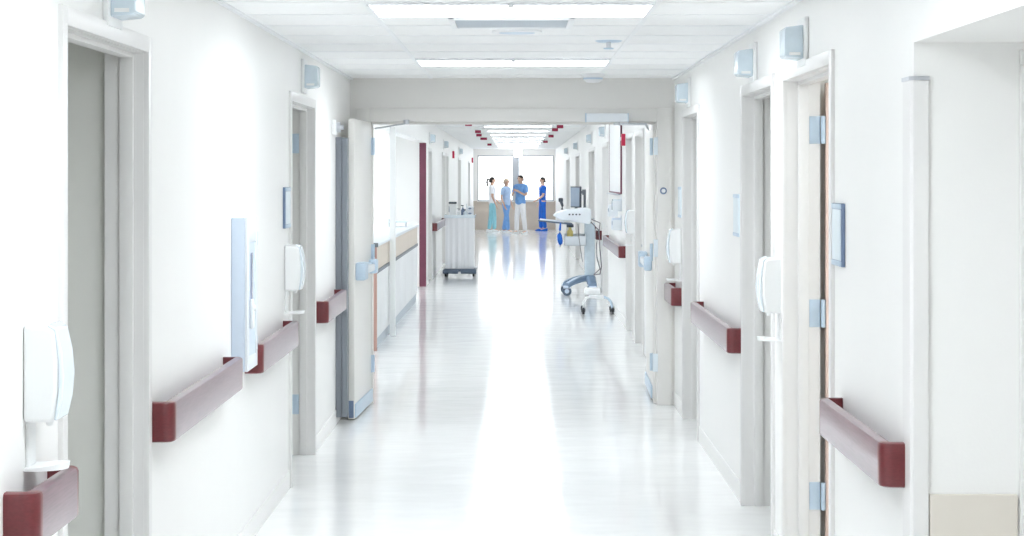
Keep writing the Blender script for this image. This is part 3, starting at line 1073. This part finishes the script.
# things on the cart
t = thing('sharps_bin', (-1.12, YC + .2, 1.0225), 'white bin with a dark lid on the left end of the covered cart', 'bin')
q = MB()
q.loft([[(-1.12 + a_ * s_, YC + .22 + b_ * s_, z_) for a_, b_ in ((-.06, -.07), (.06, -.07), (.06, .07), (-.06, .07))] for s_, z_ in ((.88, 1.0228), (1.0, 1.24))])
q.build('body', 'white', t, bevel=.008)
MB().box(-1.188, -1.052, YC + .143, YC + .297, 1.24, 1.275, .012).build('lid', 'dark', t)
MB().box(-1.185, -1.175, YC + .17, YC + .27, 1.10, 1.2, .003).build('side_label', 'darkblue', t)
for k, (bx_, by_, hh_, mm, lab) in enumerate(((-1.01, .16, .12, 'white', 'small white pump bottle on the covered cart beside the bin'), (-.945, .20, .17, 'darkblue', 'dark blue pump bottle in the middle of the covered cart'), (-.905, .13, .11, 'bluecover', 'short pale blue bottle in the middle of the covered cart'))):
    t = thing('pump_bottle', (bx_, YC + by_, 1.0225), lab, 'bottle', 'bottles on the covered cart')
    q = MB()
    pr = [(.030, 0), (.032, .01), (.032, hh_ * .65), (.014, hh_ * .8), (.012, hh_ * .88)]
    q.loft([[(bx_ + r_ * math.cos(i * math.pi / 9), YC + by_ + r_ * math.sin(i * math.pi / 9), 1.0228 + z_) for i in range(18)] for r_, z_ in pr])
    q.build('body', mm, t)
    q = MB()
    q.cyl((bx_, YC + by_, 1.0228 + hh_ * .88), (bx_, YC + by_, 1.0228 + hh_ * 1.08), .006, seg=8)
    q.box(bx_ - .035, bx_ + .012, YC + by_ - .009, YC + by_ + .009, 1.0228 + hh_ * 1.06, 1.0228 + hh_ * 1.15, .003)
    q.build('pump', 'dark' if mm != 'white' else 'guardgrey', t)
t = thing('glove_box_rack', (-.82, YC + .18, 1.0225), 'pale blue rack of small boxes on the right end of the covered cart', 'box rack')
q = MB()
q.box(-.885, -.76, YC + .13, YC + .24, 1.0228, 1.035, .002)
q.box(-.885, -.879, YC + .13, YC + .24, 1.035, 1.24, .002)
q.box(-.766, -.76, YC + .13, YC + .24, 1.035, 1.20, .002)
q.build('rack', 'bluecover', t)
for k in range(2):
    q = MB()
    q.box(-.876, -.77, YC + .135, YC + .235, 1.036 + k * .085, 1.115 + k * .085, .003)
    bo = q.build('box', 'cabwhite', t)
    q = MB()
    q.ball((-.823, YC + .133, 1.076 + k * .085), .02, (1.4, .25, .7))
    sub(bo, 'opening', q, 'darkblue').parent = bo

# ------------------------------------------------------------------ medical cart, right
YM = 26.4
PM = lambda px, py, dy=0.0: P(px, py, YM + dy)
t = thing('medical_cart', (1.03, YM, 0), 'blue grey wheeled medical cart with monitor and work tray by the right wall', 'medical cart')
q = MB()
cx_ = 1.035
# arched base: two legs each way, swept and tapering to the casters
def arch(mb, x_end, y_end, y_mid, z_end=.145):
    rings = []
    n = 9
    for i in range(n):
        f_ = i / (n - 1)
        x = cx_ + (x_end - cx_) * f_
        yy = y_mid + (y_end - y_mid) * f_
        z = .245 + (z_end - .245) * f_ ** 2.0
        hw = .072 - .015 * f_
        hh = .045 - .008 * f_
        d = Vector((x_end - cx_, y_end - y_mid, 0)).normalized()
        nrm = Vector((-d.y, d.x, 0))
        c_ = Vector((x, yy, z))
        rings.append([c_ + nrm * hw * a_ + Vector((0, 0, hh * b_)) for a_, b_ in ((-1, -.6), (-1, .4), (-.6, 1), (.6, 1), (1, .4), (1, -.6), (.6, -1), (-.6, -1))])
    mb.loft(rings)
legs = ((.70, YM - .20), (.69, YM + .30), (1.07, YM - .24), (1.07, YM + .34))
for (xx, yy) in legs:
    l_ = MB()
    arch(l_, xx, yy, YM + .03)
    l_.build('leg', 'slate', t)
    wm, fm = MB(), MB()
    caster(wm, fm, xx, yy, .066, side=True)
    cc = fm.build('caster', 'cabblue', t)
    sub(cc, 'wheel', wm, 'cartbase').parent = cc
q = MB()
q.box(cx_ - .085, cx_ + .085, YM - .05, YM + .11, .19, .275, .025)
q.build('hub', 'slate', t)
q = MB()
q.box(cx_ - .074, cx_ + .074, YM - .03, YM + .09, .27, 1.04, .02)
q.build('column', 'paleblue', t)
q = MB()
# head unit: tapered body
prof = [PM(553, 215.5), PM(556, 212.5), PM(566, 209.5), PM(586, 207.5), PM(590.5, 209), PM(591, 221), PM(590, 224), PM(572, 221.5), PM(560, 219.5)]
q.loft([[p + Vector((0, -.16, 0)) for p in prof], [p + Vector((0, .26, 0)) for p in prof]])
q.build('work_head', 'cabwhite', t, bevel=.012)
for k in range(4):
    q = MB()
    p = PM(569.5 + 3.4 * k, 214.5, -.16)
    p.y = YM - .16
    q.box(p.x - .012, p.x + .012, p.y - .008, p.y + .002, p.z - .010, p.z + .010, .003)
    q.build('button', 'dark', t)
q = MB()
p0, p1 = PM(538, 220.3), PM(572, 223.5)
q.loft([[(p0.x, YM - .28, 1.085), (p1.x, YM - .28, 1.035), (p1.x, YM - .28, 1.012), (p0.x, YM - .28, 1.068)],
        [(p0.x, YM + .20, 1.085), (p1.x, YM + .20, 1.035), (p1.x, YM + .20, 1.012), (p0.x, YM + .20, 1.068)]])
kt = q.build('keyboard_tray', 'cartbase', t, bevel=.004)
q = MB()
q.loft([[(p0.x + .03, YM - .25, 1.098), (p1.x - .12, YM - .25, 1.066), (p1.x - .12, YM - .25, 1.05), (p0.x + .03, YM - .25, 1.084)],
        [(p0.x + .03, YM + .15, 1.098), (p1.x - .12, YM + .15, 1.066), (p1.x - .12, YM + .15, 1.05), (p0.x + .03, YM + .15, 1.084)]])
sub(kt, 'keyboard', q, 'cabwhite').parent = kt
q = MB()
q.box(.70, .80, YM - .1, YM + .05, .975, 1.02, .012)
q.build('tray_mount', 'dark', t)
# monitor turned towards the left: slim panel with a dark back edge
q = MB()
zb, zt_ = H - 30.5 * YM / F, H - 9.5 * YM / F
ang = math.radians(58)
mc = Vector((.825, YM + .03, 0))
uu = Vector((math.cos(ang), -math.sin(ang), 0)) * .5
nn = Vector((-math.sin(ang), -math.cos(ang), 0))
def slab(mb, c, u, hw, n, t0, t1, z0, z1):
    a0, b0 = c - u * 2 * hw, c + u * 2 * hw
    mb.loft([[a0 + n * t0 + Vector((0, 0, z0)), b0 + n * t0 + Vector((0, 0, z0)), b0 + n * t1 + Vector((0, 0, z0)), a0 + n * t1 + Vector((0, 0, z0))],
             [a0 + n * t0 + Vector((0, 0, z1)), b0 + n * t0 + Vector((0, 0, z1)), b0 + n * t1 + Vector((0, 0, z1)), a0 + n * t1 + Vector((0, 0, z1))]])
slab(q, mc, uu, .125, nn, -.03, .0, zb, zt_)
mo = q.build('monitor', 'dark', t, bevel=.006)
q = MB()
slab(q, mc, uu, .113, nn, .0005, .004, zb + .015, zt_ - .015)
sub(mo, 'screen', q, 'screen').parent = mo
q = MB()
q.cyl((.84, YM + .07, 1.2), (.84, YM + .07, 1.4), .022, seg=12)
q.box(.83, .97, YM + .05, YM + .09, 1.46, 1.50, .008)
q.cyl((.965, YM + .07, 1.2), (.965, YM + .07, 1.52), .018, seg=12)
q.box(.925, .975, YM + .03, YM + .09, 1.44, 1.52, .008)
q.build('monitor_arm', 'guardgrey', t)
q = MB()
b0 = PM(564, 234), PM(585.5, 245.5)
xa, xb, za, zb2 = b0[0].x, b0[1].x, b0[1].z, b0[0].z
q.box(xa, xb, YM - .13, YM + .16, za, za + .012, .003)
q.box(xa, xa + .008, YM - .13, YM + .16, za, zb2, .002)
q.box(xb - .008, xb, YM - .13, YM + .16, za, zb2, .002)
q.box(xa, xb, YM - .13, YM - .122, za, zb2 - .03, .002)
q.box(xa, xb, YM + .152, YM + .16, za, zb2, .002)
q.build('basket', 'cabwhite', t)
q = MB()
q.tube([PM(588, 222), PM(589, 226), PM(590, 232)], .014)
q.build('handle', 'steelblue', t)
q = MB()
cp = [PM(591, 222, -.18), PM(598.5, 230, -.22), PM(596.5, 245, -.22), PM(597, 258, -.2), PM(600, 269, -.14), PM(594, 274.5, -.04)]
q.tube(cp, .008)
q.tube([PM(591, 219, -.12), PM(600, 223, -.25), PM(599, 233, -.25), PM(600, 250, -.25), PM(601.5, 266, -.2), PM(600, 274, -.12), PM(594, 275, -.02)], .008)
q.tube([PM(578, 224, -.1), PM(579, 238, -.16), PM(581, 252, -.16), PM(582.5, 262, -.1)], .006)
q.build('cable', 'cable', t)
# things the cart carries
t = thing('barcode_scanner', PM(561.5, 210), 'small dark handheld scanner standing on the left of the medical cart', 'scanner')
q = MB()
a_ = PM(562, 209.6)
q.tube([a_, PM(562.5, 206), PM(561, 201.5)], [.022, .018, .024])
q.build('grip', 'dark', t)
q = MB()
q.box(a_.x - .05, a_.x + .015, YM - .035, YM + .035, PM(0, 202).z, PM(0, 198).z, .012)
q.build('head', 'dark', t)
o = MB().tube([PM(560.5, 222.8, -.325), PM(560, 230, -.33), PM(559.5, 235, -.33), PM(560, 240, -.33), PM(560.5, 243.5, -.33), PM(560, 246.5, -.33)], [.012, .016, .034, .04, .03, .012]).build('hanging_cuff', 'blue')
tag(o, 'blue cuff hanging from the tray of the medical cart', 'pressure cuff')
o = MB()
a_ = PM(570, 233)
o.loft([[(a_.x + r_ * math.cos(i * math.pi / 8), YM + r_ * math.sin(i * math.pi / 8), z_) for i in range(16)] for r_, z_ in ((.04, za + .0125), (.045, za + .05), (.045, za + .20), (.022, za + .235), (.02, za + .26))])
o = o.build('bottle', 'yellow')
tag(o, 'pale yellow bottle standing in the basket of the medical cart', 'bottle')

# ------------------------------------------------------------------ white rolling stand in front of the cart
YS = 22.65
PS = lambda px, py, dy=0.0: P(px, py, YS + dy)
t = thing('rolling_stand', (1.0, YS, 0), 'white tube rolling stand with small dark casters in front of the medical cart', 'stand')
q = MB()
q.tube([PS(590, 297), PS(604, 297), PS(608, 298.5), PS(611, 302), PS(612.5, 309)], .016)
q.build('leg', 'steelblue', t)
q = MB()
q.tube([PS(590, 297, .38), PS(604, 297, .38), PS(608, 298.5, .38), PS(611, 302, .38), PS(612.5, 309, .38)], .016)
q.build('leg', 'steelblue', t)
q = MB()
q.tube([PS(590, 297), PS(586, 298), PS(584, 302), PS(583.5, 309)], .016)
q.build('leg', 'ivory', t)
q = MB()
q.tube([PS(590, 297, .38), PS(586, 298, .38), PS(584, 302, .38), PS(583.5, 309, .38)], .016)
q.build('leg', 'ivory', t)
q = MB()
a_, b_ = PS(590, 297), PS(604, 297)
q.box(a_.x, b_.x, YS - .02, YS + .40, a_.z - .02, a_.z + .02, .01)
q.build('base_plate', 'ivory', t)
q = MB()
q.box(a_.x - .06, a_.x + .13, YS + .06, YS + .32, a_.z + .02, a_.z + .10, .02)
q.build('housing', 'white', t)
for (xx, yy) in ((PS(612.5, 0).x, YS), (PS(583.5, 0).x, YS), (PS(612.5, 0).x, YS + .38), (PS(583.5, 0).x, YS + .38)):
    wm, fm = MB(), MB()
    caster(wm, fm, xx, yy, .035)
    cc = fm.build('caster', 'dark', t)
    sub(cc, 'wheel', wm, 'rubber').parent = cc

# ------------------------------------------------------------------ right far wall fittings
t = thing('whiteboard', (FR, 22.6, 1.5), 'bright white board in a thin dark frame on the far right wall', 'whiteboard')
X = lambda d: wx(1, FR, d)
MB().box(X(.0005), X(.016), 21.3, 23.9, 1.52, 2.38).build('panel', 'white', t)
q = MB()
for a_ in ((21.28, 21.30, 1.50, 2.40), (23.9, 23.93, 1.50, 2.40), (21.30, 23.9, 1.50, 1.52), (21.30, 23.9, 2.38, 2.40)):
    q.box(X(.0005), X(.020), *a_, .003)
q.build('frame', 'burg', t)
MB().box(X(.0005), X(.07), 21.6, 23.6, 1.485, 1.5, .003).build('pen_ledge', 'steel', t)
for k, (y_, z_, mm, lab) in enumerate(((21.45, 1.30, 'bluecover', 'pale blue glove box holder, upper one below the white board'), (21.45, 1.08, 'cabblue', 'pale blue glove box holder, lower one below the white board'), (22.3, 1.22, 'cabwhite', 'white glove box holder farther along below the white board'))):
    t = thing('glove_box_holder', (FR, y_, z_), lab, 'glove box holder', 'glove box holders under the board')
    q = MB()
    q.box(X(.0005), X(.010), y_ - .14, y_ + .14, z_, z_ + .17, .003)
    q.box(X(.010), X(.11), y_ - .14, y_ - .13, z_, z_ + .12, .003)
    q.box(X(.010), X(.11), y_ + .13, y_ + .14, z_, z_ + .12, .003)
    q.box(X(.010), X(.11), y_ - .13, y_ + .13, z_, z_ + .008, .002)
    q.build('wall_mount', 'cabwhite', t)
    q = MB()
    q.box(X(.012), X(.105), y_ - .125, y_ + .125, z_ + .010, z_ + .14, .004)
    bo = q.build('box', mm, t)
    q = MB()
    q.ball((X(.105), y_ - .02, z_ + .08), .032, (.2, 1.6, .8))
    sub(bo, 'opening', q, 'darkblue').parent = bo

# ------------------------------------------------------------------ people
def skinned(verts, edges, name, m, parent, levels=2, root=0):
    me = bpy.data.meshes.new(name)
    me.from_pydata([v[0] for v in verts], edges, [])
    o = bpy.data.objects.new(name, me)
    COL.objects.link(o)
    md = o.modifiers.new('skin', 'SKIN')
    if not me.skin_vertices:
        bm = bmesh.new()
        bm.from_mesh(me)
        bm.verts.layers.skin.verify()
        bm.to_mesh(me)
        bm.free()
    sv = me.skin_vertices[0].data
    for i, v in enumerate(verts):
        r = v[1]
        sv[i].radius = r if isinstance(r, tuple) else (r, r)
        sv[i].use_root = (i == root)
    sb = o.modifiers.new('sub', 'SUBSURF')
    sb.levels = levels
    sb.render_levels = levels
    dg = bpy.context.evaluated_depsgraph_get()
    me2 = bpy.data.meshes.new_from_object(o.evaluated_get(dg))
    bpy.data.objects.remove(o)
    me2.name = name
    me2.materials.clear()
    me2.materials.append(M[m])
    for p in me2.polygons:
        p.use_smooth = True
    o = bpy.data.objects.new(name, me2)
    COL.objects.link(o)
    o.parent = parent
    return o


def person(loc, yaw, h, label, top, trousers, hair, armL, armR, step=.06, ponytail=False, slim=1.0, coat=False, lean=0.0, shoes='white'):
    """faces -Y at yaw 0. armL/armR: (elbow, wrist) offsets from the shoulder"""
    t = bpy.data.objects.new('person', None)
    COL.objects.link(t)
    t.location = loc
    t.rotation_euler = (0, 0, yaw)
    t.scale = (1, 1, 1)
    tag(t, label, 'person', 'people talking by the far window')
    k = h / 1.72
    V, E = [], []

    def add(p, r, par=None):
        V.append((Vector(p) * k, tuple(a * k for a in r) if isinstance(r, tuple) else r * k))
        if par is not None:
            E.append((par, len(V) - 1))
        return len(V) - 1
    pel = add((0, 0, .95), (.125 * slim, .095))
    wst = add((0, .0, 1.09), (.115 * slim, .09), pel)
    chs = add((0, .0, 1.27), (.14 * slim, .105), wst)
    up = add((0, .01, 1.39), (.12 * slim, .085), chs)
    nk = add((0, .012, 1.475), .05, up)
    hb = add((0, -.005, 1.545), (.062, .07), nk)
    hm = add((0, -.012, 1.62), (.074, .09), hb)
    ht = add((0, -.004, 1.685), (.05, .062), hm)
    nose = add((0, -.115, 1.605), .012, hm)
    joints = {}
    for sd, arm in ((-1, armL), (1, armR)):
        sh = Vector((sd * .165 * slim, .01, 1.395))
        s_ = add(sh, .052, up)
        el = sh + Vector(arm[0])
        wr = sh + Vector(arm[1])
        e_ = add(el, .040, s_)
        w_ = add(wr, .027, e_)
        d = (wr - el).normalized()
        pm = wr + d * .07
        p_ = add(pm, (.038, .018), w_)
        side = d.cross(Vector((0, 1, 0)))
        if side.length < .2:
            side = d.cross(Vector((0, 0, 1)))
        side.normalize()
        curl = d.cross(side).normalized()
        for f_i, (off, ln) in enumerate(((-.028, .065), (-.010, .078), (.010, .072), (.028, .055))):
            b1 = pm + side * off + d * .025
            a1 = add(b1, .0095, p_)
            a2 = add(b1 + d * ln * .6 + curl * .006, .0085, a1)
            add(b1 + d * ln + curl * .022, .007, a2)
        th = add(wr + d * .03 - side * .034, .011, w_)
        add(wr + d * .075 - side * .052, .008, th)
        joints[sd] = (sh, el, wr)
    legs_ = {}
    for sd in (-1, 1):
        fy = sd * step
        hp = add((sd * .088, 0, .88), (.085, .085), pel)
        kn = add((sd * .098, fy * .5 - .01, .49), .056, hp)
        an = add((sd * .10, fy + .02, .095), .038, kn)
        add((sd * .11, fy - .05, .05), .036, an)
        add((sd * .115, fy - .135, .035), .030, len(V) - 1)
        legs_[sd] = ((sd * .088, 0, .90), (sd * .098, fy * .5 - .01, .49), (sd * .10, fy + .02, .095))
    skinned(V, E, 'body', 'skin', t)
    # top
    V, E = [], []
    a0 = add((0, 0, .82 if not coat else .62), (.155 * slim, .125))
    a1 = add((0, 0, .97), (.152 * slim, .122), a0)
    a2 = add((0, 0, 1.10), (.136 * slim, .112), a1)
    a3 = add((0, 0, 1.28), (.158 * slim, .125), a2)
    a4 = add((0, .012, 1.395), (.130 * slim, .095), a3)
    a5 = add((0, .014, 1.452), (.062, .060), a4)
    for sd in (-1, 1):
        sh, el, wr = joints[sd]
        b0_ = add(sh, .068, a4)
        b1_ = add(sh.lerp(el, .8), .060, b0_)
        if coat:
            b2_ = add(el, .055, b1_)
            add(el.lerp(wr, .85), .042, b2_)
    skinned(V, E, 'shirt', top, t)
    V, E = [], []
    ct = add((0, 0, 1.04), (.118 * slim, .095))
    c0 = add((0, 0, .92), (.138 * slim, .112), ct)
    for sd in (-1, 1):
        l0, l1, l2 = legs_[sd]
        d0 = add((sd * .085, 0, .84), (.090, .100), c0)
        d1 = add(l1, .078, d0)
        add((l2[0], l2[1], .075), .066, d1)
    skinned(V, E, 'trousers', trousers, t)
    # shoes, hair, eyes
    for sd in (-1, 1):
        l2 = legs_[sd][2]
        q_ = MB()
        pts = []
        for z_, sc in ((0.001, 1.0), (.03, 1.02), (.062, .82), (.088, .5)):
            ring_ = []
            for i in range(14):
                a = 2 * math.pi * i / 14
                yy = -math.cos(a) * .135 * sc - (.055 if z_ < .06 else .03 - (z_ - .06) * 1.5)
                ring_.append(Vector((l2[0] * 1.06 + math.sin(a) * .050 * sc, l2[1] + yy, z_)) * k)
            pts.append(ring_)
        q_.loft(pts)
        q_.build('shoe', shoes, t).matrix_parent_inverse = Matrix()
    q_ = MB()
    rg = []
    for i in range(7):
        f_ = i / 6
        zz = 1.60 + f_ * .122
        rr = math.sqrt(max(0.02, 1 - (f_ * .99) ** 2.4))
        rg.append([Vector((math.sin(a * math.pi / 10) * .088 * rr, .012 + (-math.cos(a * math.pi / 10)) * (.100 if math.cos(a * math.pi / 10) < 0 else (.078 + .03 * f_)) * rr, zz - (.055 * (1 - f_) if math.cos(a * math.pi / 10) < 0.1 else -.04 * (1 - f_)))) * k for a in range(20)])
    q_.loft(rg)
    q_.build('hair', hair, t).matrix_parent_inverse = Matrix()
    if ponytail:
        q_ = MB()
        q_.tube([Vector(p) * k for p in ((0, .10, 1.655), (0, .155, 1.64), (0, .17, 1.56), (0, .15, 1.46), (0, .14, 1.40))], [.024 * k, .034 * k, .034 * k, .026 * k, .008 * k])
        q_.build('ponytail', hair, t).matrix_parent_inverse = Matrix()
    for sd in (-1, 1):
        q_ = MB()
        q_.ball(Vector((sd * .032, -.094, 1.625)) * k, .011 * k)
        q_.build('eye', 'eye', t).matrix_parent_inverse = Matrix()
        q_ = MB()
        q_.ball(Vector((sd * .080, .0, 1.605)) * k, .026 * k, (.4, .7, 1.1))
        q_.build('ear', 'skin', t).matrix_parent_inverse = Matrix()
    q_ = MB()
    q_.ball(Vector((0, -.093, 1.562)) * k, .022 * k, (1.1, .3, .3))
    q_.build('mouth', 'skin', t).matrix_parent_inverse = Matrix()
    return t


R = math.radians
hang = ((-.05, .03, -.28), (-.04, -.08, -.52))
hangR = ((.05, .03, -.28), (.04, -.08, -.52))
foldL = ((-.06, -.06, -.27), (.12, -.22, -.20))
foldR = ((.06, -.06, -.27), (-.12, -.20, -.16))
yp = [56.4, 55.6, 54.4, 57.6]
person((P(492.3, 0, yp[0]).x, yp[0], 0), R(100), 1.70, 'person with dark ponytail in white top and teal trousers, leftmost by the window', 'whitecloth', 'teal', 'hair',
       hang, ((.04, -.05, -.27), (.02, -.22, -.44)), ponytail=True, step=.07, slim=1.2)
person((P(506.3, 0, yp[1]).x, yp[1], 0), R(60), 1.66, 'fair person in light blue scrubs, second from the left by the window', 'lightblue', 'midblue', 'hairfair',
       hang, hangR, step=.14, slim=1.2)
person((P(520.5, 0, yp[2]).x, yp[2], 0), R(-42), 1.76, 'dark haired person in blue scrub top and white trousers with folded forearms', 'midblue', 'whitecloth', 'hair',
       foldL, foldR, step=.08, slim=1.28)
person((P(542.5, 0, yp[3]).x, yp[3], 0), R(-75), 1.70, 'person all in royal blue scrubs standing alone at the right of the window', 'blue', 'blue', 'hair',
       hang, ((.03, -.05, -.27), (-.02, -.2, -.38)), step=.04, slim=1.05, shoes='blue')

# ------------------------------------------------------------------ world, camera, view
wd = bpy.data.worlds.new('World')
SC.world = wd
wd.use_nodes = True
bg = wd.node_tree.nodes['Background']
bg.inputs['Color'].default_value = (0.93, 0.97, 1.0, 1)
bg.inputs['Strength'].default_value = 2.0

cam = bpy.data.cameras.new('Camera')
cam.sensor_width = 36.0
cam.sensor_fit = 'HORIZONTAL'
cam.lens = F / 1024.0 * 36.0
cam.shift_x = -(CX - 512.0) / 1024.0
cam.shift_y = -(268.0 - CY) / 1024.0
cam.clip_start = 0.05
cam.clip_end = 300
co = bpy.data.objects.new('Camera', cam)
co.location = (0, 0, H)
co.rotation_euler = (math.radians(90), 0, 0)
COL.objects.link(co)
SC.camera = co

SC.view_settings.view_transform = 'Standard'
SC.view_settings.look = 'None'
SC.view_settings.exposure = 0.72
SC.view_settings.gamma = 1.0
SC.view_settings.use_curve_mapping = False
SC.cycles.use_denoising = True
SC.cycles.max_bounces = 12
SC.cycles.diffuse_bounces = 8
SC.cycles.glossy_bounces = 6
SC.cycles.transparent_max_bounces = 8
SC.cycles.sample_clamp_indirect = 8.0
